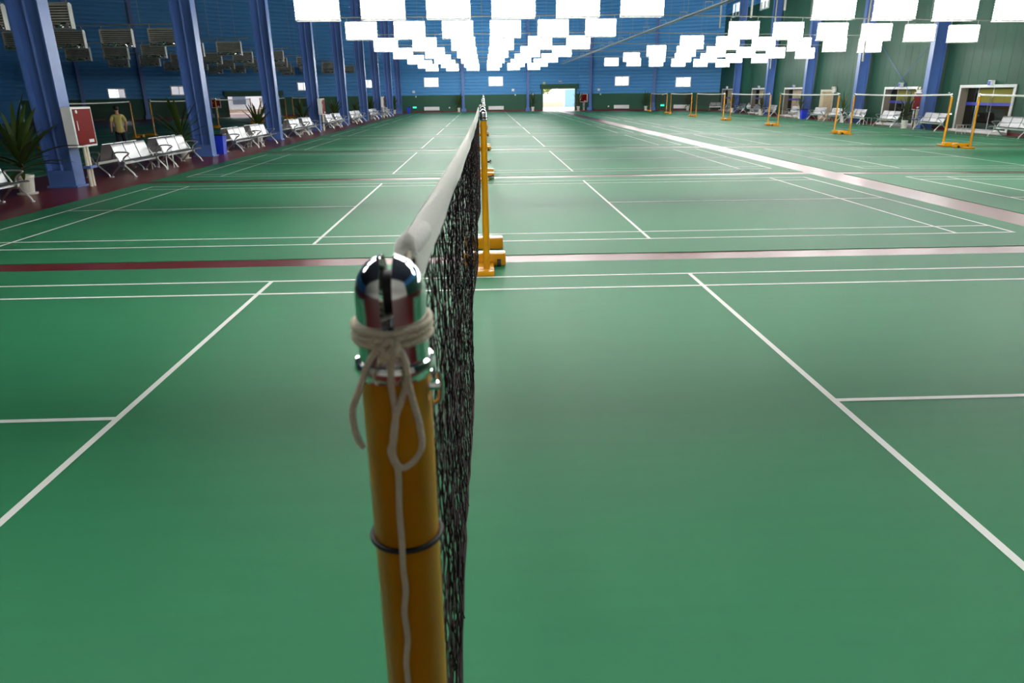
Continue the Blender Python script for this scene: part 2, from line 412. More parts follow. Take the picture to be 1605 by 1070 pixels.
# ------------------------------------------------------------------ court mats
LW = .04
def warp(x, y): return (x, y*(1-.008*(x-7))) if x > 7.7 else (x, y)
def quad(mb, x0, x1, y0, y1, z, W=None, thick=0):
    W = W or (lambda a, b: (a, b))
    p = [(*W(x0, y0), z), (*W(x1, y0), z), (*W(x1, y1), z), (*W(x0, y1), z)]
    if thick:
        q = [(a, b, z-thick) for a, b, _ in p]
        mb.add(p+q, [(0,1,2,3),(7,6,5,4),(0,4,5,1),(1,5,6,2),(2,6,7,3),(3,7,4,0)])
    else: mb.add(p, [(0, 1, 2, 3)])
def court(mx0, mx1, xs, label, k, W=None, group=None, ys=(3.05, 6.11)):
    """xs = [-base, -long, -short, short, long, base] line centres"""
    y = PITCH*k; H = .006
    r = thing('court_mat', label, 'court mat', ((mx0+mx1)/2, y+3, 0), 0, group)
    inv = Matrix.Translation((-(mx0+mx1)/2, -y-3, 0))
    m = MB(); quad(m, mx0, mx1, y-.75, y+6.72, H, W, H)
    o = m.build('mat_sheet', 'mat_green', r); o.matrix_parent_inverse = inv
    m = MB(); z = H+.0015; h = LW/2
    a0, l0, s0, s1, l1, a1 = xs
    for x in (a0, l0, l1, a1): quad(m, x-h, x+h, y, y+ys[1], z, W)
    for x in (s0, s1): quad(m, x-h, x+h, y, y+ys[1], z, W)
    for yy in (0.02, .48, ys[1]-.48, ys[1]-.02): quad(m, a0-h, a1+h, y+yy-h, y+yy+h, z+.0004, W)
    quad(m, a0, s0, y+ys[0]-h, y+ys[0]+h, z+.0004, W); quad(m, s1, a1, y+ys[0]-h, y+ys[0]+h, z+.0004, W)
    o = m.build('court_lines', 'line', r); o.matrix_parent_inverse = inv
CX = [-6.64, -5.91, -2.05, 2.05, 5.91, 6.64]
for k in range(9):
    court(-7.12, 7.05, CX, 'green badminton court mat under the chrome-capped post nearest the camera' if k == 0 else
          'green badminton court mat, %s from the camera in the middle row of nets' % ORD[k], k, group='middle court mats')
def wr(x, y):
    yy = y*(1-.008*(x-7)); return (x+.014*(yy-20)*min(1, max(0, (x-8)/6)), yy)
RX = [8.7, 9.5, 12.6, 16.3, 18.0, 18.75]
for k in range(1, 9):
    court(7.74, 19.3 if k > 1 else 18.5, RX if k > 1 else RX[:4]+[17.5, 18.2], 'green badminton court mat beyond the pale walkway, %s from the camera' % ORD[k], k, wr, 'court mats beyond the walkway')
for k in range(1, 8):
    court(-22.6, -10.2, [x*.86-16 for x in CX], 'dark green court mat in the unlit hall behind the columns, %s from the camera' % ORD[k-1], k, group='court mats in the unlit hall')

# ------------------------------------------------------------------ net posts
def post_thing(label, group, top=1.545, facing=1, detail=False):
    """post at origin, weight box on the -y side when facing = 1"""
    s = -facing
    r = thing('net_post', label, 'net post', group=group)
    MB().lathe([(.0335, .05), (.0335, .55), (.0315, .56), (.0315, top-.05)], 20).build('post_tube', 'yellow', r, True)
    y0, y1 = sorted((s*.29, s*.46)); m = MB(); m.bevbox((-.285+.045-.005, y0, .012), (.2, y1, .14), .012); b = m.build('weight_box', 'yellow', r, True)
    for dx in (-.16, .13): m = MB(); m.cyl((dx-.02, s*.275, .045), (dx+.02, s*.275, .045), .04, 12); m.build('wheel', 'dark', b, True)
    m = MB(); a, c = sorted((-s*.14, s*.30)); m.bevbox((-.12, a, .008), (.075, c, .058), .006)
    a, c = sorted((-s*.12, s*.0)); m.box((-.1, a, 0), (.05, c, .008)); m.build('base_plate', 'yellow', r, True)
    m = MB(); m.cyl((.03, 0, .95), (.075, 0, .95), .012, 8); m.cyl((.07, 0, .95), (.085, 0, .95), .024, 10)
    m.build('clamp_knob', 'chrome', r, True)
    if not detail:
        m = MB(); m.lathe([(.0325, top-.05), (.034, top-.045), (.034, top-.035), (.032, top-.03), (.032, top+.02), (.026, top+.04), (.014, top+.05), (.002, top+.053)], 16)
        m.build('post_cap', 'chrome', r, True)
        m = MB(); m.tube([(.0, s*-.034, top-.02), (.02, -.03*facing*-1, top-.02), (.036, 0, top-.02), (.02, .03, top-.02), (-.02, .03, top-.02), (-.036, 0, top-.02)], .006, 6, closed=True)
        m.build('tie_cord', 'net', r, True)
    return r
# -- the nearest post, with slotted chrome cap
X0 = -.034
P0 = post_thing('yellow net post with slotted chrome cap and white cord, nearest the camera', 'posts of the middle nets', 1.54, 1, True)
P0.location = (X0, 0, 0)
ztop, zc, R = 1.5825, 1.4765, .0308
prof = [(.0318, zc-.003), (.0318, zc), (.0345, zc+.001), (.0362, zc+.005), (.0362, zc+.009), (.0345, zc+.013), (.0315, zc+.014), (R, zc+.02), (R, ztop-.034)]
prof += [(R*math.cos(a)+1e-4, ztop-.034+.034*math.sin(a)) for a in [math.pi/2*i/10 for i in range(1, 11)]]
def cap_half(side):
    mb = MB().lathe(prof, 48); bm = bmesh.new()
    vs = [bm.verts.new(v) for v in mb.v]
    for f in mb.f: bm.faces.new([vs[i] for i in f])
    geom = lambda: bm.verts[:]+bm.edges[:]+bm.faces[:]
    zs = 1.522
    bmesh.ops.bisect_plane(bm, geom=geom(), plane_co=(0, 0, zs), plane_no=(0, 0, 1), clear_inner=side != 0, clear_outer=side == 0)
    if side:
        bmesh.ops.bisect_plane(bm, geom=geom(), plane_co=(side*.0053, 0, 0), plane_no=(side, 0, 0), clear_inner=True)
    e = [x for x in bm.edges if x.is_boundary]
    bmesh.ops.holes_fill(bm, edges=e, sides=0)
    bm.verts.index_update()
    out = MB(); out.add([v.co.copy() for v in bm.verts], [tuple(v.index for v in f.verts) for f in bm.faces]); bm.free(); return out
m = MB()
for sd in (0, -1, 1):
    c = cap_half(sd); m.add(c.v, c.f)
cap = m.build('slotted_cap', 'chrome', P0, True)
m = MB(); m.cyl((-.004, .002, 1.548), (.004, .002, 1.548), .020, 20); m.build('pulley', 'dark', cap, True)
ring = [(.0335*math.cos(a), .0335*math.sin(a), 1.305) for a in [2*math.pi*i/40 for i in range(40)]]
m = MB(); m.tube(ring, .0027, 8, closed=True); m.build('rubber_ring', 'dark', P0, True)
m = MB(); m.cyl((.028, -.004, 1.462), (.040, -.004, 1.462), .005, 8); m.tube([(.039, -.004, 1.474), (.0405, -.004, 1.462), (.0395, -.004, 1.448), (.034, -.004, 1.444)], .0026, 6); m.build('hook', 'chrome', P0, True)

# -- rope tied round the cap
def spline(pts, n=10):
    pts = [V(p) for p in pts]; out = []
    for i in range(len(pts)-1):
        p0 = pts[max(i-1, 0)]; p1 = pts[i]; p2 = pts[i+1]; p3 = pts[min(i+2, len(pts)-1)]
        for j in range(n):
            t = j/n
            out.append(.5*((2*p1)+(p2-p0)*t+(2*p0-5*p1+4*p2-p3)*t*t+(3*p1-p0-3*p2+p3)*t**3))
    return out+[pts[-1]]
rr_ = .0029
m = MB()
def wrap(zf, zb, rad, a0=0, a1=2*math.pi, n=48):
    """front of the post is -y: angle -90 deg"""
    return [(X0+rad*math.cos(a0+(a1-a0)*i/n), rad*math.sin(a0+(a1-a0)*i/n), (zf+zb)/2-(zb-zf)/2*-math.sin(a0+(a1-a0)*i/n)) for i in range(n)]
def tilt(w, a): return [(x, y, z+a*(x-X0)/.034) for x, y, z in w]
m.tube(tilt(wrap(1.5215, 1.526, .0337), .0012), rr_, 8, closed=True)
m.tube(tilt(wrap(1.5160, 1.520, .0338), .0020), rr_, 8, closed=True)
m.tube(tilt(wrap(1.5100, 1.5135, .0336), .0012), rr_, 8, closed=True)
def fp(px, py, off=0):            # a point of the rope in front of the post, by where the photo shows it
    return at(px, py, 'y', -.0365-off)
m.tube(spline([fp(628, 530, .002), fp(618, 545, .004), fp(606, 556, .004), fp(598, 546, .003), fp(610, 536, .002), fp(622, 548, .006), fp(618, 565, .005)]), rr_, 8)
m.tube(spline([fp(616, 536, .001), fp(594, 546, .003), fp(577, 570, .003), fp(563, 612, .004), fp(553, 640, .004), fp(555, 668, .004), fp(563, 692, .004), fp(571, 701, .004)]), rr_, 8)
m.tube(spline([fp(612, 545, .001), fp(612, 575, .001), fp(614, 610, 0), fp(620, 650, 0), fp(617, 690, .001), fp(612, 706, .002), fp(617, 722, .003), fp(624, 740, 0), fp(626, 800, 0), fp(630, 850, .003), fp(632, 890, 0), fp(636, 925, .001), fp(634, 960, 0), fp(639, 1000, .002), fp(637, 1040, 0), fp(641, 1085, 0), fp(644, 1180, 0)]), rr_, 8)
m.tube(spline([fp(620, 540, .003), fp(634, 565, .003), fp(638, 595, .002), fp(630, 625, .001), fp(620, 655, .002), fp(616, 690, .004), fp(617, 716, .005), fp(630, 733, .004), fp(649, 722, .002), fp(661, 700, .002), fp(658, 668, .002), fp(648, 630, .001), fp(640, 600, .002), fp(636, 570, .004), fp(628, 548, .003)]), rr_, 8)
m.tube(spline([fp(622, 536, .003), fp(619, 555, .009), fp(610, 562, .006), fp(600, 556, .004), fp(598, 562, .002), fp(604, 568, .001)]), rr_, 8)
tag(m.build('tied_cord', 'rope', None, True), 'off-white cord wound and knotted round the chrome post cap', 'cord')

# -- middle row posts and nets
NETTOP = 1.50
pa = post_thing('', '', 1.515, 1); pb = post_thing('', '', 1.515, -1)
def place_post(proto, x, y, label, group, used=[]):
    if id(proto) not in used:
        used.append(id(proto)); proto.location = (x, y, 0); proto['label'] = label; proto['group'] = group; return proto
    return dup(proto, (x, y, 0), None, label, group)
# -- net prototype
def make_net(L, seed, sag=.03):
    rnd = random.Random(seed); r = thing('badminton_net', '', 'net')
    top = lambda y: NETTOP+.045-sag*4*(y/L)*(1-y/L)
    zt = lambda y: top(y)-.025
    zb = lambda y: .80+.012*math.sin(y*2.1)
    belly = lambda y, v: (.010*math.sin(y*3.3+v*4)*min(1, y/1.5) + .018*max(0, 1-y/2.5))*v
    m = MB(); nv = int(L/.0195)
    ph = [rnd.uniform(-.006, .006) for _ in range(nv+1)]
    pj = [[rnd.gauss(0, .0022) for _ in range(27)] for _ in range(nv+1)]
    for i in range(nv+1):
        y = i*L/nv
        pts = []
        for j in range(27):
            v = j/26; yy = y+ph[i]*math.sin(v*9+i)+pj[i][j]; yy = min(max(yy, 0), L)
            pts.append((belly(yy, v)+rnd.gauss(0, .0018), yy, zt(yy)*(1-v)+zb(yy)*v))
        m.tube(pts, .00105, 3, cap=False)
    nh = 37; ns = 190
    for j in range(nh):
        v = (j+.5)/nh; pts = []
        for i in range(ns+1):
            y = i*L/ns; pts.append((belly(y, v)+rnd.gauss(0, .0012), y, zt(y)*(1-v)+zb(y)*v+rnd.gauss(0, .0022)))
        m.tube(pts, .00105, 3, cap=False)
    m.build('netting', 'net', r)
    m = MB(); pts = [(belly(i*L/120, 1)+rnd.gauss(0, .001), i*L/120, zb(i*L/120)) for i in range(121)]
    m.tube(pts, .0042, 6)
    m.tube([(0, L, zt(L)), (0, L, 1.1), (0, L, zb(L))], .004, 6); m.tube([(0, .01, zt(0)-.02), (0, .01, 1.1), (0, 0, zb(0))], .003, 6)
    m.build('edge_binding', 'net', r)
    m = MB(); n = 90; sec = lambda y: [(.0095+.0012*math.sin(y*7), -.047+.001*math.sin(y*11)), (.0085, -.028), (.0055, -.006), (0, 0), (-.0055, -.006), (-.0085, -.028), (-.010, -.047), (-.007, -.047), (-.0055, -.025), (0, -.010), (.0055, -.025), (.007, -.048)]
    vs = []; fs = []; q = 12
    for i in range(n+1):
        y = i*L/n
        for a, b in sec(y): vs.append((a, y, top(y)+b+rnd.gauss(0, .0006)))
    for i in range(n):
        for k in range(q): fs.append((i*q+k, i*q+(k+1) % q, (i+1)*q+(k+1) % q, (i+1)*q+k))
    m.add(vs, fs); m.build('tape', 'tape', r, True)
    return r
NET = make_net(6.16, 3)
def place_net(p0, p1, label, group, used=[]):
    d = V(p1)-V(p0); rz = math.atan2(-d.x, d.y); s = d.length/6.16
    if not used:
        used.append(1); o = NET; o.location = (*p0, 0); o.rotation_euler.z = rz; o['label'] = label; o['group'] = group
    else: o = dup(NET, (*p0, 0), rz, label, group)
    o.scale = (1, s, 1); return o
n0 = place_net((-.022, .055), (-.001, 6.19), 'badminton net hung from the chrome-capped post nearest the camera', 'middle row nets')
n0.scale = (1, 1, 1); n0.location.z = .046
sp = spline([at(628, 400, 'y', .045), at(643, 382, 'y', .08), at(655, 367, 'y', .12), at(665, 357, 'y', .16)], 6)
nn = len(sp); m = MB(); m.tube(sp, [.0118*min(1, .45+i*.14, .45+(nn-1-i)*.14) for i in range(nn)], 14)
sl = m.build('end_sleeve', 'sleeve', n0, True)
sl.matrix_parent_inverse = Matrix.LocRotScale(n0.location, n0.rotation_euler, n0.scale).inverted()
m = MB(); m.tube([(0, -.05, 1.515), (0, .0, 1.527), (0, .1, 1.53)], .0035, 6); m.build('top_cord', 'rope', n0, True)
gp = 'posts of the middle nets'
for k in range(9):
    if k: place_post(pa, .035, PITCH*k, 'yellow net post at the near end of the %s net in the middle row' % ORD[k], gp)
    place_post(pb, (.042 if k == 0 else .035), 6.26+PITCH*k, 'yellow net post at the far end of the %s net in the middle row' % ORD[k], gp)
    if k: place_net((.03, PITCH*k+.04), (.03, PITCH*k+6.2), 'badminton net, %s from the camera in the middle row' % ORD[k], 'middle row nets')
gr = 'posts of the nets beyond the walkway'
for j in range(-1, 6):
    yn = 21.65+7.43*j; xn = 14.46+.012*(yn-21.65)
    yf = yn+6.15; xf = xn+.09
    nm = ['nearest', 'second', 'third', 'fourth', 'fifth', 'sixth', 'seventh'][j+1]
    if j >= 0: place_post(pa, xn, yn, 'yellow net post at the near end of the %s net beyond the walkway' % nm, gr)
    place_post(pb, xf, yf, 'yellow net post at the far end of the %s net beyond the walkway' % nm, gr)
    place_net((xn, yn+.04), (xf, yf-.04), 'badminton net beyond the pale walkway, %s from the camera' % nm, 'nets beyond the walkway')
gl = 'posts in the unlit hall'
for j in range(-1, 4):
    y0 = 33.7+8.0*j; x0 = -15.2+.1*j
    nm = ['nearest', 'second', 'third', 'fourth', 'fifth'][j+1]
    place_post(pa, x0, y0, 'yellow net post, near end of the %s net in the unlit hall' % nm, gl)
    place_post(pb, x0-.05, y0+6.4, 'yellow net post, far end of the %s net in the unlit hall' % nm, gl)
    place_net((x0, y0+.04), (x0-.05, y0+6.36), 'badminton net in the unlit hall behind the columns, %s from the camera' % nm, 'nets in the unlit hall')

# ------------------------------------------------------------------ lamps
def lamp(lit):
    r = thing('fluorescent_lamp', '', 'ceiling lamp')
    w, h = .53, .56
    m = MB(); q = .035 if lit else .09; m.box((-w-.02, -q, .0), (-w, q, h)); m.box((w, -q, 0), (w+.02, q, h)); m.box((-w-.02, -.05, h), (w+.02, .05, h+.03))
    m.box((-w-.02, -.09, -.012), (w+.02, -.07, .012)); m.box((-w-.02, .07, -.012), (w+.02, .09, .012)); m.build('lamp_frame', 'lampframe', r)
    m = MB(); n = 24; vs = []; fs = []
    for i in range(n+1):
        for j in range(9):
            vs.append((-w+2*w*i/n, .012*math.sin(i*1.7+j*2.3)+.006*math.sin(i*.9-j), .01+(h-.02)*j/8))
    for i in range(n):
        for j in range(8): fs.append((i*9+j, (i+1)*9+j, (i+1)*9+j+1, i*9+j+1))
    m.add(vs, fs); m.build('reflector', 'reflector', r, True)
    m = MB()
    for j in range(9):
        z = .04+j*(h-.07)/8
        for s in (-.06, .06): m.tube([(-w, s, z), (w, s, z)], .0165 if lit else .0145, 5, cap=False)
    m.build('tubes', 'tubeon' if lit else 'tubeoff', r, not lit)
    if not lit:
        rf = random.Random(5); m = MB(); vs = []; fs = []
        for i in range(23):
            for j in range(4): vs.append((-w+.02+(2*w-.04)*i/22, -.115+rf.uniform(-.05, .05), .01+.04*j+rf.uniform(-.01, .01)-(.05*max(0, math.sin(i*.5)))*(j == 3)))
        for i in range(22):
            for j in range(3): fs.append((i*4+j, (i+1)*4+j, (i+1)*4+j+1, i*4+j+1))
        m.add(vs, fs); m.build('foil_strip', 'foil', r, True)
    for x in (-w+.04, w-.04): MB().box((x-.008, -.008, h+.03), (x+.008, .008, h+.17)).build('hanger', 'lampframe', r)
    return r
L_ON, L_OFF = lamp(True), lamp(False)
def place_lamp(proto, p, label, group, rz=0, used=[]):
    if id(proto) not in used:
        used.append(id(proto)); proto.location = p; proto['label'] = label; proto['group'] = group; proto.rotation_euler.z = rz; return proto
    return dup(proto, p, rz, label, group)
rails = []; MID = {}
def row(k, xs, z0, z1, proto, lab, group, ov=.9):
    y = 3.05+PITCH*k
    for i, x in enumerate(xs):
        z = z0+(z1-z0)*i/(len(xs)-1)
        place_lamp(proto, (x, y, z), lab % (ORD[i], ORD[k]), group)
    if proto is L_ON and xs[0] < 0: MID[k] = (xs[-1]+ov, z1+.72)
    elif proto is L_ON: return y, *MID[k], xs[-1]+ov, z1+.72
    return y, xs[0]-ov, z0+.72, xs[-1]+ov, z1+.72
SC = {1: .9, 2: .905, 3: .945, 4: .985}
for k in range(0, 9):
    s = SC.get(k, .9 if k < 1 else 1.0); c = .03 if k < 4 else .05
    xs = [c+4.5*s*(i-2.5)/2.5 for i in range(6)]
    z = {0: 3.48, 1: 3.48, 2: 3.48, 3: 3.56, 4: 3.575}.get(k, 3.6)
    rails.append(row(k, xs, z-.02, z+.02, L_ON, 'lit lamp panel over the middle courts, %s from the columns, %s row', 'lit lamps over the middle courts')+('middle courts, %s row' % ORD[k],))
for k in range(1, 9):
    x0, x1, z0, z1 = {1: (8.7, 15.5, 3.32, 3.2), 2: (9.03, 17.0, 3.40, 3.28), 3: (9.47, 17.6, 3.46, 3.29), 4: (9.79, 18.27, 3.55, 3.34), 5: (9.96, 18.6, 3.6, 3.4)}.get(k, (10.1, 18.9, 3.62, 3.46))
    if k >= 8: continue
    xs = [x0+(x1-x0)*i/5 for i in range(6)]
    rails.append(row(k, xs, z0, z1, L_ON, 'lit lamp panel beyond the walkway, %s from the walkway, %s row', 'lit lamps beyond the walkway')+('walkway side, %s row' % ORD[k],))
for k in range(2, 9):
    xr, zr, zl = {2: (-10.61, 3.32, 3.25), 3: (-11.09, 3.39, 3.27), 4: (-11.51, 3.46, 3.24), 5: (-11.69, 3.49, 3.29)}.get(k, (-11.8, 3.52, 3.33))
    sp = {2: 1.6, 3: 1.66, 4: 1.7, 5: 1.72}.get(k, 1.75)
    xs = [xr-sp*i for i in range(6)]
    y, a, za, b, zb_ = row(k, xs, zr, zl, L_OFF, 'unlit lamp panel in the dark hall, %s from the columns, %s row', 'unlit lamps in the dark hall', -.9)
    rails.append((y, b, zb_, a, za, 'unlit hall, %s row' % ORD[k-1]))
for y, xa, za, xb, zb_, nm in rails:
    m = MB(); m.cyl((xa, y, za), (xb, y, zb_), .02, 8)
    r = tag(m.build('lamp_rail', 'pipe', None, True), 'grey hanging pipe carrying the lamps, ' + nm, 'lamp rail', 'lamp rails')
    n = 3
    m = MB()
    for i in range(n):
        t = (i+.5)/n; x = xa+(xb-xa)*t; z = za+(zb_-za)*t; m.cyl((x, y, z), (x, y, HTOP), .006, 4)
    m.build('suspension_wire', 'pipe', r)
# cable tray above the walkway, crossing the rails
p0, p1 = at(880, 100, 'x', 7.3), at(1136, 2, 'x', 7.3)
m = MB(); dz = (p1-p0)/(p1-p0).length
a, b = p0, p0+(p1-p0)*1.06
m.cyl(a, b, .022, 6); m.cyl(a+V((.16, 0, 0)), b+V((.16, 0, 0)), .022, 6)
tr = tag(m.build('cable_tray', 'pipe', None, True), 'long pale cable tray hung diagonally above the walkway', 'cable tray')
n = 16; m = MB(); m2 = MB()
for i in range(n):
    c = a+(b-a)*((i+.5)/n)
    m.tube([c+V((-.04, 0, 0)), c+V((-.04, 0, .2)), c+V((.2, 0, .2)), c+V((.2, 0, 0))], .014, 5, closed=True)
    m2.cyl(c+V((.08, 0, .2)), V((c.x+.08, c.y, HTOP)), .005, 4)
m.build('tray_bracket', 'lampframe', tr); m2.build('suspension_wire', 'pipe', tr)
# tube drops near the right wall, hanging from the roof
for i, (px, py0) in enumerate([(1128, 44), (1177, 28), (1229.5, 16), (1207, 108), (1352, 96)]):
    y = [42, 36, 30, 52, 34][i]; p = at(px, py0, 'y', y)
    m = MB(); m.cyl(p, (p.x, p.y, HTOP), .05, 8)
    tag(m.build('hanging_pipe', 'pipe', None, True), 'pale hanging pipe near the right wall, %s counted from the far wall' % ['second', 'third', 'fifth', 'first', 'fourth'][i], 'pipe', 'hanging pipes')

# ------------------------------------------------------------------ waiting benches
def bench():
    """three seats along +y, facing +x, back at x = -.46"""
    r = thing('waiting_bench', '', 'bench'); sw = .555
    prof = [(.115, .362), (.09, .378), (.02, .375), (-.12, .352), (-.22, .345), (-.255, .357), (-.275, .40), (-.30, .49), (-.345, .64), (-.365, .705), (-.385, .72)]
    for i in range(3):
        m = MB(); y0, y1 = .05+i*sw, .05+(i+1)*sw-.04; vs = []; fs = []
        for (x, z) in prof: vs += [(x, y0, z), (x, y1, z)]
        n = len(prof)
        for (x, z) in prof: vs += [(x-.004, y0, z-.014), (x-.004, y1, z-.014)]
        for k in range(n-1):
            fs.append((2*k, 2*k+1, 2*k+3, 2*k+2)); fs.append((2*n+2*k+2, 2*n+2*k+3, 2*n+2*k+1, 2*n+2*k))
            fs.append((2*k, 2*k+2, 2*n+2*k+2, 2*n+2*k)); fs.append((2*k+1, 2*n+2*k+1, 2*n+2*k+3, 2*k+3))
        fs += [(0, 2*n, 2*n+1, 1), (2*n-2, 2*n-1, 4*n-1, 4*n-2)]
        m.add(vs, fs); m.build('seat_shell', 'steel', r, True)
    m = MB(); m.box((-.21, .0, .275), (-.15, 1.76, .33)); m.build('beam', 'alu', r)
    for y in (.03, 1.71):
        m = MB()
        m.prism([(-.26, .34), (-.10, .34), (-.12, .23), (-.24, .23)], y-.03, y+.03)
        m.tube(spline([(-.15, y, .29), (-.09, y, .22), (.03, y, .085), (.06, y, .03), (.065, y, .0)], 5), [.024-.0005*i for i in range(21)], 8)
        m.tube(spline([(-.21, y, .29), (-.27, y, .22), (-.41, y, .085), (-.44, y, .03), (-.445, y, .0)], 5), [.024-.0005*i for i in range(21)], 8)
        m.cyl((.065, y, 0), (.065, y, .02), .035, 10); m.cyl((-.445, y, 0), (-.445, y, .02), .035, 10)
        m.build('leg_frame', 'alu', r, True)
        m = MB()
        m.tube(spline([(-.21, y, .33), (-.24, y, .40), (-.295, y, .49), (-.29, y, .53), (-.23, y, .545), (-.10, y, .545), (.005, y, .53), (-.005, y, .50), (-.08, y, .45), (-.13, y, .40), (-.14, y, .33)], 5), .016, 8)
        m.build('armrest', 'alu', r, True)
    return r
BN = bench(); ub = []
def place_bench(x, y, rz, label, group):
    if not ub:
        ub.append(1); BN.location = (x, y, 0); BN.rotation_euler.z = rz; BN['label'] = label; BN['group'] = group; return BN
    return dup(BN, (x, y, 0), rz, label, group)
def side_table(x, y, rz, label, first=[]):
    if first: return dup(first[0], (x, y, 0), rz, label)
    r = thing('side_table', label, 'side table', (x, y, 0), rz, 'side tables between benches'); first.append(r)
    MB().box((-.42, 0, .34), (.0, .42, .36)).build('table_top', 'steel', r)
    for a in (-.40, -.02):
        for b in (.02, .40): MB().cyl((a, b, 0), (a, b, .34), .014, 8).build('leg', 'alu', r, True)
    return r
for j in range(-1, 7):
    bx, by = ([(-8.2, 6.42)]+LP)[j+1]
    tight = j > 3
    y0 = by+(1.0 if tight else 1.62); xx = bx+.26
    bay = ['before the first column', 'past the first column', 'past the second column', 'past the third column', 'past the fourth column', 'past the fifth column', 'past the sixth column', 'past the seventh column'][j+1]
    for q, yy in enumerate((y0, y0+(1.93 if tight else 2.3))):
        place_bench(xx, yy, 0, '%s silver three-seat bench %s, facing the courts' % (('nearer', 'farther')[q], bay), 'silver benches facing the courts')
        place_bench(xx-.955, yy+1.76, math.pi, '%s silver three-seat bench %s, facing the unlit hall' % (('nearer', 'farther')[q], bay), 'silver benches facing the unlit hall')
    if not tight: side_table(xx+.06, y0+1.8, 0, 'small steel table between the two silver benches ' + bay)
# benches along the right wall, facing the courts
RB = [(24.1, 'under the right-hand edge of the largest glass door'), (29.3, 'between largest glass door and nearest wall column'), (33.0, 'in front of the second glass door'), (36.4, 'left of the second glass door'), (38.9, 'right of the wooden door'),
      (41.3, 'just before the wooden door'), (45.0, 'before the third glass door'), (49.5, 'between the third and fourth glass doors'), (52.6, 'before the fourth glass door'), (56.5, 'left of the fourth glass door'), (60.0, 'before the farthest glass door')]
ra = math.pi + math.atan2(.045, 1)*-1
for i, (y, nm) in enumerate(RB):
    place_bench(RW(y)-.98, y+1.76, ra, 'silver bench at the right wall, ' + nm, 'silver benches along the right wall')
for y, nm in ((27.0, 'beside the bench under the largest glass door'), (35.2, 'beside the bench before the second glass door')):
    side_table(RW(y)-1.4+.42, y, ra*0, 'small steel table along the right wall, ' + nm)
w, u, z = far_hit(1113, 173); p = w.pt(u, 0, .95)
place_bench(p.x, p.y, math.atan2(w.n.y, w.n.x), 'silver bench standing against the far wall in the right corner', 'silver benches along the right wall')

# ------------------------------------------------------------------ potted plants
def plant(seed, nb=30, hgt=1.05, label='', loc=(0, 0, 0), group='potted plants by the columns', spread=1.0):
    rnd = random.Random(seed); r = thing('potted_plant', label, 'plant', loc, 0, group)
    m = MB().lathe([(.115, .0), (.12, .02), (.155, .30), (.17, .305), (.17, .35), (.155, .352), (.15, .33)], 20); m.build('pot', 'pot', r, True)
    MB().lathe([(.15, 0), (.17, .0), (.175, .03), (.15, .03)], 20).build('saucer', 'pot', r, True)
    MB().lathe([(.145, .30), (.145, .325), (.01, .33)], 14).build('soil', 'soil', r)
    m = MB()
    for q in range(3): m.tube([(rnd.uniform(-.03, .03), rnd.uniform(-.03, .03), .31), (rnd.uniform(-.06, .06), rnd.uniform(-.06, .06), .31+hgt*.3)], .016, 6)
    m.build('stem', 'stem', r)
    m = MB()
    for i in range(nb):
        a = rnd.uniform(0, 2*math.pi); t = i/(nb-1)
        el = math.radians(6+74*t**.85+rnd.uniform(-8, 8)); L = hgt*rnd.uniform(.62, 1.0)*(.75 if t < .35 else 1)
        z0 = .36+hgt*(.05+.26*t); w = rnd.uniform(.028, .05)*hgt*1.1
        pts = []; n = 7; e = el; p = V((0, 0, z0)); d = V((math.cos(a), math.sin(a), 0))
        for k in range(n+1):
            pts.append(p.copy()); p = p+(d*math.cos(e)*spread+V((0, 0, 1))*math.sin(e))*(L/n); e -= rnd.uniform(.02, .12)*(1.6 if t < .4 else .7)
        sd = V((-d.y, d.x, 0)); vs = []; fs = []
        for k, q in enumerate(pts):
            ww = w*(.35+.65*math.sin(math.pi*min(1, .12+.88*k/n)))*(1 if k < n else .05)
            nrm = V((0, 0, 1)); vs += [q-sd*ww, q+nrm*(-.35*ww), q+sd*ww]
        for k in range(n):
            b = 3*k; fs += [(b, b+1, b+4, b+3), (b+1, b+2, b+5, b+4)]
        m.add(vs, fs)
    m.build('foliage', 'leaf', r, True)
    return r
plant(1, 34, 1.2, 'largest potted spiky plant, in front of the nearest blue column', (-8.62, 13.15, 0), spread=1.05)
plant(2, 30, 1.15, 'spiky potted plant beside the second blue column, behind the silver bench', (-8.75, 20.85, 0))
PP = [plant(3, 28, 1.1, 'spiky potted plant before the third blue column, against the bright doorway', (-8.9, 28.6, 0)), plant(4, 26, 1.0, 'spiky potted plant before the fourth blue column', (-8.9, 35.9, 0))]
for i, (x, y) in enumerate([(-8.8, 43.2), (-8.6, 49.6), (-8.5, 55.4), (-8.3, 61.0), (-8.2, 67.3)]):
    dup(PP[i % 2], (x, y, 0), i*1.3, 'spiky potted plant before the %s blue column along the benches' % ORD[4+i], 'potted plants by the columns')
for i, (px, nm) in enumerate([(719, 'at the far wall left of the row of nets'), (833, 'at the far wall left of the open door'), (912, 'at the far wall under the red cabinet'), (1016, 'at the far wall behind the yellow net posts'), (1081, 'at the far wall right of the low white heater')]):
    w, u, z = far_hit(px, 173); p = w.pt(u, 0, 1.15)
    dup(PP[i % 2], (p.x, p.y, 0), i*2.1, 'spiky potted plant ' + nm, 'potted plants at the far wall', (.95, .95, 1.15))
for i, (y, nm) in enumerate([(32.05, 'by the nearest wall column'), (38.55, 'by the second wall column'), (44.6, 'beside the blue bin at the third wall column'), (51.95, 'before the fourth glass door'), (59.1, 'by the fifth wall column'), (23.1, 'at the near end of the nearest bench')]):
    dup(PP[i % 2], (RW(y)-1.0, y, 0), i*1.7, 'spiky potted plant along the right wall, ' + nm, 'potted plants along the right wall', (.85, .85, 1) if i not in (1, 2) else (.65, .65, 1))

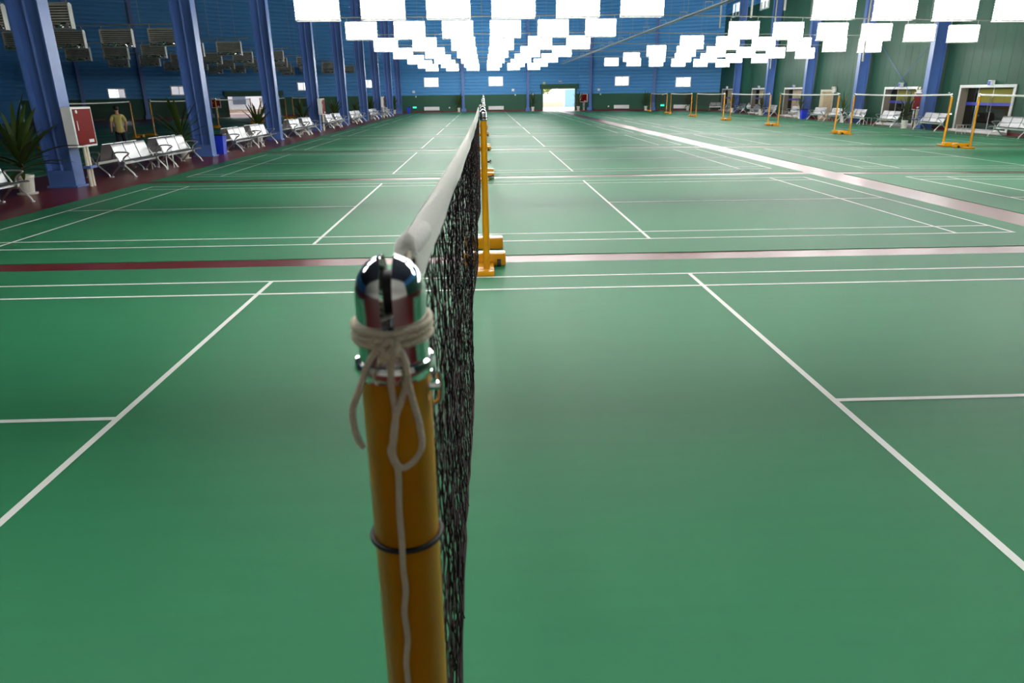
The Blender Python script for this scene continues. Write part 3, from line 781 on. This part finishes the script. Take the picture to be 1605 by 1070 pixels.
# ------------------------------------------------------------------ bins, fire cabinets, small wall things
def bin_(loc, label, first=[]):
    if first: return dup(first[0], loc, 0, label)
    r = thing('trash_bin', label, 'bin', loc, 0, 'blue trash bins'); first.append(r)
    m = MB(); vs = []
    for z, a in ((0, .13), (.55, .17)):
        vs += [(-a*1.0, -a, z), (a, -a, z), (a, a, z), (-a, a, z)]
    m.add(vs, [(3,2,1,0),(0,1,5,4),(1,2,6,5),(2,3,7,6),(3,0,4,7)]); m.build('bin_body', 'bin', r)
    m = MB(); m.bevbox((-.18, -.18, .545), (.18, .18, .60), .015); m.build('bag_rim', 'bindark', r)
    return r
bin_((-8.22, 22.35, 0), 'blue trash bin at the foot of the second blue column')
bin_((-7.0, 68.8, 0), 'blue trash bin at the far wall, end of the bench row')
u, z = RWALL.hit(1282, 187); p = RWALL.pt(u, 0, .95); bin_((p.x, p.y, 0), 'blue trash bin by the green right wall near the wooden door')
def cabinet(loc, rz, label, first=[]):
    if first: return dup(first[0], loc, rz, label)
    r = thing('fire_cabinet', label, 'fire cabinet', loc, rz, 'fire hose cabinets on stands'); first.append(r)
    m = MB(); m.bevbox((-.20, -.37, .78), (.0, .37, 1.54), .012); m.build('cabinet_body', 'white', r)
    m = MB(); m.box((0, -.32, .82), (.012, .32, 1.50)); d = m.build('cabinet_door', 'redglass', r)
    m = MB(); m.box((.012, .06, .86), (.015, .24, .92)); m.build('label_plate', 'white', d)
    m = MB(); m.cyl((.012, -.22, 1.45), (.02, -.22, 1.45), .035, 12); m.box((.012, -.26, 1.1), (.02, -.245, 1.28)); m.build('latch', 'white', d)
    m = MB()
    for dy in (-.05, .06): m.cyl((-.07, dy, 0), (-.07, dy, .78), .03, 10)
    m.build('stand_pipe', 'cream', r, True)
    m = MB(); m.box((-.14, -.12, .36), (.02, .14, .41)); m.build('hose_valve', 'blue', r)
    return r
cabinet((-7.92, 14.27, 0), 0, 'white fire cabinet with red door on a stand at the nearest column')
cabinet((-7.98, 36.6, 0), 0, 'white fire cabinet with red door on a stand at the fourth column')
cabinet((-7.55, 56.0, 0), 0, 'white fire cabinet with red door on a stand at the seventh column')
w, u, z = far_hit(916.5, 173); p = w.pt(u, 0, .42); cabinet((p.x, p.y, 0), math.atan2(w.n.y, w.n.x), 'white fire cabinet with red door beside the open far door')
w, u, z = far_hit(339, 180); p = w.pt(u, 0, .5); cabinet((p.x, p.y, 0), math.atan2(w.n.y, w.n.x), 'fire cabinet on a stand left of the bright doorway in the unlit hall')
u, z = RWALL.hit(1452, 160); p = RWALL.pt(u, 0, .42); cabinet((p.x, p.y, 0), math.atan2(RWALL.n.y, RWALL.n.x), 'fire cabinet with red door on the right wall beside the nearest wall column')
def plate(w, px, py, du, dz, depth, m_, name, label, cat, o=.06, group=None):
    u, z = w.hit(px, py); m = MB(); box_on(w, m, u-du/2, u+du/2, z-dz/2, z+dz/2, o, o+depth, min(du, dz, depth)*.15)
    return tag(m.build(name, m_), label, cat, group)
for px, py, nm in [(677, 172, 'left of the row of nets'), (777.5, 170.8, 'right of the row of nets'), (974.5, 169.3, 'right of the red far-wall cabinet'), (1068.5, 169.6, 'behind the far yellow posts')]:
    w, u, z = far_hit(px, py); z = .36; r = tag(MB().build('wall_heater', 'white'), 'low white heater at the foot of the far wall, ' + nm, 'heater', 'low wall heaters')
    r.data.clear_geometry(); mm = MB(); box_on(w, mm, u-.75, u+.75, .16, .5, .06, .2, .02)
    r.data.from_pydata(mm.v, [], mm.f)
    mm = MB()
    for q in range(12): box_on(w, mm, u-.7+q*.12, u-.65+q*.12, .44, .47, .198, .204)
    mm.build('vent_slots', 'pipe', r)
for px, py, nm in [(650, 168.3, 'by the blue bin at the far wall'), (1038.5, 165, 'seen through the far nets'), (9, 150, 'beside the doorway in the unlit hall')]:
    w, u, z = far_hit(px, py); z = max(z, .4)
    r = thing('exit_sign', 'small green glowing exit sign ' + nm, 'sign', w.pt(u, z, .06), math.atan2(w.d.y, w.d.x), 'green exit signs')
    MB().bevbox((-.18, -.03, -.07), (.18, .0, .07), .008).build('sign_case', 'white', r)
    MB().box((-.165, -.034, -.058), (.165, -.03, .058)).build('sign_face', 'green_sign', r)
for px, py, nm in [(648.5, 144, 'above the green exit sign'), (804, 141, 'left of the open far door'), (939, 140.5, 'right of the red far-wall cabinet')]:
    w, u, z = far_hit(px, py); plate(w, px, py, .26, .22, .08, 'white', 'emergency_light', 'small white emergency light on the blue far wall, ' + nm, 'emergency light', .06, 'emergency lights')
for px, py, nm in [(652, 151.5, 'below the leftmost emergency light'), (807.5, 148.5, 'left of the door pillar'), (835, 147.5, 'right of the door pillar'), (941.5, 147.5, 'near the red cabinet'), (1039, 148, 'above the far yellow posts'), (704.5, 168.7, 'low, left of the nets'), (954, 166.5, 'low, right of the red cabinet')]:
    w, u, z = far_hit(px, py); plate(w, px, py, .13, .13, .04, 'white', 'wall_socket', 'tiny white socket on the green far wall, ' + nm, 'socket', .055, 'wall sockets')
w, u, z = far_hit(852.5, 131); plate(w, 852.5, 131, .22, .3, .12, 'yellowbox', 'alarm_siren', 'pale yellow alarm box above the left of the far door', 'alarm')
w, u, z = far_hit(878, 127.5)
r = thing('security_camera', 'small camera on a bracket above the far door', 'security camera', w.pt(u, z, 0))
m = MB(); m.box((-.2, -.35, -.05), (.12, -.2, .06)); m.build('camera_body', 'pipe', r); m = MB(); m.cyl((.12, -.25, 0), (.18, -.07, -.3), .02, 6); m.build('bracket', 'pipe', r)
# signs and lights over the right-wall doors
for i, (px, py, nm) in enumerate([(1558, 130, 'largest'), (1415.5, 133, 'second'), (1246.5, 135.5, 'third'), (1191, 136.5, 'fourth'), (1141, 137, 'farthest')]):
    u, z = RWALL.hit(px, py)
    r = thing('door_sign', 'small white and blue sign box over the %s glass door' % nm, 'sign', RWALL.pt(u, z, .02), math.atan2(RWALL.n.y, RWALL.n.x), 'sign boxes over the glass doors')
    MB().bevbox((0, -.1, -.1), (.16, .1, .1), .01).build('sign_box', 'white', r)
    MB().box((.02, -.124, -.09), (.14, -.12, .09)).build('sign_panel', 'bluefilm', r) if False else MB().box((.16, -.08, -.08), (.164, .08, .08)).build('sign_panel', 'bluefilm', r)
for i, (px, py, nm) in enumerate([(1444, 143.5, 'beside the second glass door'), (1309.5, 141.5, 'beside the wooden door'), (1204, 141.5, 'beside the fourth glass door')]):
    u, z = RWALL.hit(px, py)
    r = thing('emergency_lamp', 'white twin-head emergency lamp ' + nm, 'emergency lamp', RWALL.pt(u, z, .02), math.atan2(RWALL.n.y, RWALL.n.x), 'twin-head emergency lamps')
    MB().bevbox((0, -.2, -.12), (.1, .2, .1), .01).build('lamp_case', 'white', r)
    for s in (-.13, .13): m = MB(); m.cyl((.02, s, .12), (.14, s, .15), .07, 10); m.build('lamp_head', 'cream', r, True)
# diagonal brace rods on the right wall
for i, (q0, q1) in enumerate([((1384, 72), (1440, 165)), ((1460, 72), (1395, 150))]):
    u0, z0 = RWALL.hit(*q0); u1, z1 = RWALL.hit(*q1); m = MB(); m.cyl(RWALL.pt(u0, z0, .05+.05*i), RWALL.pt(u1, z1, .05+.05*i), .01, 6)
    tag(m.build('brace_rod', 'blue'), 'thin blue diagonal brace rod on the right wall, %s' % ['sloping down towards the camera', 'sloping down away from the camera'][i], 'brace')
# a bag on a bench by the right wall
u, z = RWALL.hit(1197, 168); p = RWALL.pt(u, 0, 1.15)
m = MB(); m.ball((p.x, p.y, .545), (.16, .26, .16), 8); b_ = tag(m.build('white_bag', 'white', None, True), 'white bag lying on the bench before the fourth glass door', 'bag')
m = MB(); m.tube(spline([(p.x, p.y-.15, .65), (p.x, p.y-.08, .78), (p.x, p.y+.08, .78), (p.x, p.y+.15, .65)]), .012, 6); m.build('bag_handle', 'white', b_, True)

# ------------------------------------------------------------------ person in the unlit hall
def skin_body(name, verts, edges, m, parent=None, sub=1):
    me = bpy.data.meshes.new(name); me.from_pydata([v[:3] for v in verts], edges, []); o = bpy.data.objects.new(name, me); COL.objects.link(o)
    sk = o.modifiers.new('skin', 'SKIN'); o.modifiers.new('sub', 'SUBSURF').levels = sub; o.modifiers['sub'].render_levels = sub
    for i, v in enumerate(verts): me.skin_vertices[0].data[i].radius = (v[3], v[4] if len(v) > 4 else v[3])
    me.skin_vertices[0].data[0].use_root = True
    dg = bpy.context.evaluated_depsgraph_get(); dg.update(); me2 = bpy.data.meshes.new_from_object(o.evaluated_get(dg))
    o.modifiers.clear(); o.data = me2; o.data.materials.clear(); o.data.materials.append(MT[m])
    for p in o.data.polygons: p.use_smooth = True
    if parent: o.parent = parent
    return o
pp = at(196, 246, 'z', 0)
per = thing('person', 'person in pale yellow shirt and dark trousers walking in the unlit hall', 'person', (pp.x, pp.y, 0), .5)
B = [(0,0,.93,.11,.085),(0,0,1.08,.115,.085),(0,.0,1.28,.145,.095),(0,0,1.42,.10,.07),(0,-.005,1.50,.05),(0,.01,1.58,.07),(0,.01,1.66,.075),(0,0,1.72,.05),
     (.17,0,1.39,.052),(.23,.02,1.16,.043),(.21,.12,.95,.034),(.20,.16,.87,.032),(-.17,0,1.39,.052),(-.24,-.03,1.15,.043),(-.26,.02,.93,.034),(-.26,.04,.85,.032),
     (.09,0,.85,.088),(.10,.10,.48,.06),(.10,.02,.10,.042),(.10,.14,.035,.035),(-.09,0,.85,.088),(-.10,-.03,.48,.06),(-.11,-.22,.14,.042),(-.11,-.12,.035,.035)]
E_ = [(0,1),(1,2),(2,3),(3,4),(4,5),(5,6),(6,7),(3,8),(8,9),(9,10),(10,11),(3,12),(12,13),(13,14),(14,15),(0,16),(16,17),(17,18),(18,19),(0,20),(20,21),(21,22),(22,23)]
bd = skin_body('body', B, E_, 'skin', per)
S = [(0,0,.80,.15,.125),(0,0,1.08,.135,.105),(0,0,1.28,.165,.115),(0,0,1.42,.11,.08),(.17,0,1.395,.072),(.225,.015,1.20,.066),(-.17,0,1.395,.072),(-.235,-.02,1.20,.066)]
skin_body('shirt', S, [(0,1),(1,2),(2,3),(3,4),(4,5),(3,6),(6,7)], 'shirt', per)
T = [(0,0,.93,.125,.10),(.09,0,.82,.10),(.10,.10,.48,.075),(.10,.03,.13,.06),(-.09,0,.82,.10),(-.10,-.03,.48,.075),(-.11,-.20,.17,.06)]
skin_body('trousers', T, [(0,1),(1,2),(2,3),(0,4),(4,5),(5,6)], 'trousers', per)
m = MB(); m.ball((0, -.012, 1.675), (.088, .092, .088), 8); m.build('hair', 'hair', per, True)
m = MB()
for s, y in ((.10, .10), (-.11, -.16)): m.ball((s, y, .045), (.05, .13, .045), 7)
m.build('shoes', 'dark', per, True)
per.scale = (.84, .84, .84)

# ------------------------------------------------------------------ outdoors seen through the openings
m = MB().add([(-80, 52, -.03), (60, 52, -.03), (60, 140, -.03), (-80, 140, -.03)], [(0, 1, 2, 3)])
o = m.build('outdoor_ground', 'asphalt'); o['kind'] = 'structure'
r = thing('neighbour_building', 'pale building with blue roller door seen through the open far door', 'building', (13.2, 92, 0))
m = MB(); m.box((-3.2, 0, 0), (12, 6, 6)); m.build('building_wall', 'facade', r)
m = MB(); m.box((-2.95, -.06, 0), (-1.15, 0, 2.05)); m.build('roller_door', 'rolldoor', r)
r = thing('garden_wall', 'low pink and white outdoor wall seen through the far door', 'wall', (6, 90, 0))
m = MB(); m.box((-7, 0, 0), (3.9, .25, .6)); m.build('plinth', 'pinkwall', r)
m = MB(); m.box((-7, .02, .6), (3.9, .22, 1.55)); m.build('wall_panel', 'facade', r)
r = thing('annex_building', 'pale house front with windows seen through the unlit hall doorway', 'building', (-28, 78, 0), .35)
m = MB(); m.box((-9, 0, .35), (9, 5, 6)); m.build('house_wall', 'facade', r)
m = MB(); m.box((-9, -.05, 0), (9, 5, .35)); m.build('plinth', 'pinkwall', r)
for x in (-6.5, -3.6, 1.6, 4.6):
    m = MB(); m.box((x, -.06, .85), (x+1.3, .0, 1.75)); m.build('window', 'greybox', r)
m = MB(); m.box((-.9, -.06, .0), (.4, .0, 1.95)); m.build('house_door', 'greybox', r)
def tree(loc, label, seed, s=1):
    rnd = random.Random(seed); r = thing('outdoor_tree', label, 'tree', loc, 0, 'trees outdoors')
    m = MB(); m.tube([(0, 0, 0), (.1, 0, 1.5*s), (0, .1, 3*s)], [.2*s, .16*s, .1*s], 8); m.build('trunk', 'bark', r, True)
    m = MB()
    for i in range(700):
        v = V((rnd.gauss(0, 1), rnd.gauss(0, 1), rnd.gauss(0, 1))); v.normalize(); v *= rnd.uniform(.5, 1)
        c = V((v.x*2.2*s, v.y*2.2*s, 3.4*s+v.z*1.7*s)); a = V((rnd.gauss(0, 1), rnd.gauss(0, 1), rnd.gauss(0, 1))).normalized()*.22*s
        b = a.cross(V((rnd.gauss(0, 1), rnd.gauss(0, 1), rnd.gauss(0, 1)))).normalized()*.16*s
        m.add([c-a, c+b, c+a, c-b], [(0, 1, 2, 3)])
    m.build('crown', 'treeleaf', r)
tree((7.7, 95, 0), 'pale leafy tree above the outdoor wall beyond the far door', 1, .72)
tree((-48, 72, 0), 'yellow-green tree beyond the doorway at the left edge', 2, .8)
tree((-51, 76, 0), 'shaded tree behind the yellow-green one at the left edge', 5, .9)
r = thing('brick_fence', 'fence with brick piers seen through the doorway at the left edge', 'fence', (-46, 70, 0), .5)
for i in range(5): m = MB(); m.box((-5+i*2.2, 0, 0), (-4.5+i*2.2, .5, 1.9)); m.build('brick_pier', 'brick', r)
m = MB(); m.box((-5, .2, .3), (4.5, .28, 1.5)); m.build('fence_panel', 'facade', r)
def car(loc, rz, label, body, first=None):
    r = thing('parked_car', label, 'car', loc, rz)
    m = MB(); m.prism([(-2.1, .3), (2.1, .3), (2.15, .7), (1.2, .9), (.6, 1.4), (-1.2, 1.42), (-1.9, .95), (-2.15, .8)], -.8, .8); m.build('car_body', body, r)
    m = MB(); m.prism([(.95, .95), (.52, 1.33), (-1.12, 1.34), (-1.6, .97)], -.81, .81); m.build('car_window', 'dark', r)
    for x in (-1.3, 1.35):
        for y in (-.78, .78): m = MB(); m.cyl((x, y-.08, .31), (x, y+.08, .31), .31, 14); m.build('wheel', 'dark', r, True)
car((-41, 63.5, 0), .5, 'white car parked outside the doorway at the left edge', 'carwhite')
car((-37.2, 62.5, 0), .6, 'dark car parked outside the doorway at the left edge', 'dark')

# ------------------------------------------------------------------ light and look
W = bpy.data.worlds.new('sky'); scn.world = W; W.use_nodes = True
bg = W.node_tree.nodes['Background']; bg.inputs[0].default_value = (.93, .97, 1, 1); bg.inputs[1].default_value = 1.6
scn.view_settings.view_transform = 'Standard'; scn.view_settings.look = 'None'; scn.view_settings.gamma = 1
scn.view_settings.exposure = 1.7
scn.cycles.use_denoising = True
scn.cycles.max_bounces = 8; scn.cycles.diffuse_bounces = 4; scn.cycles.transparent_max_bounces = 16
scn.cycles.sample_clamp_indirect = 8
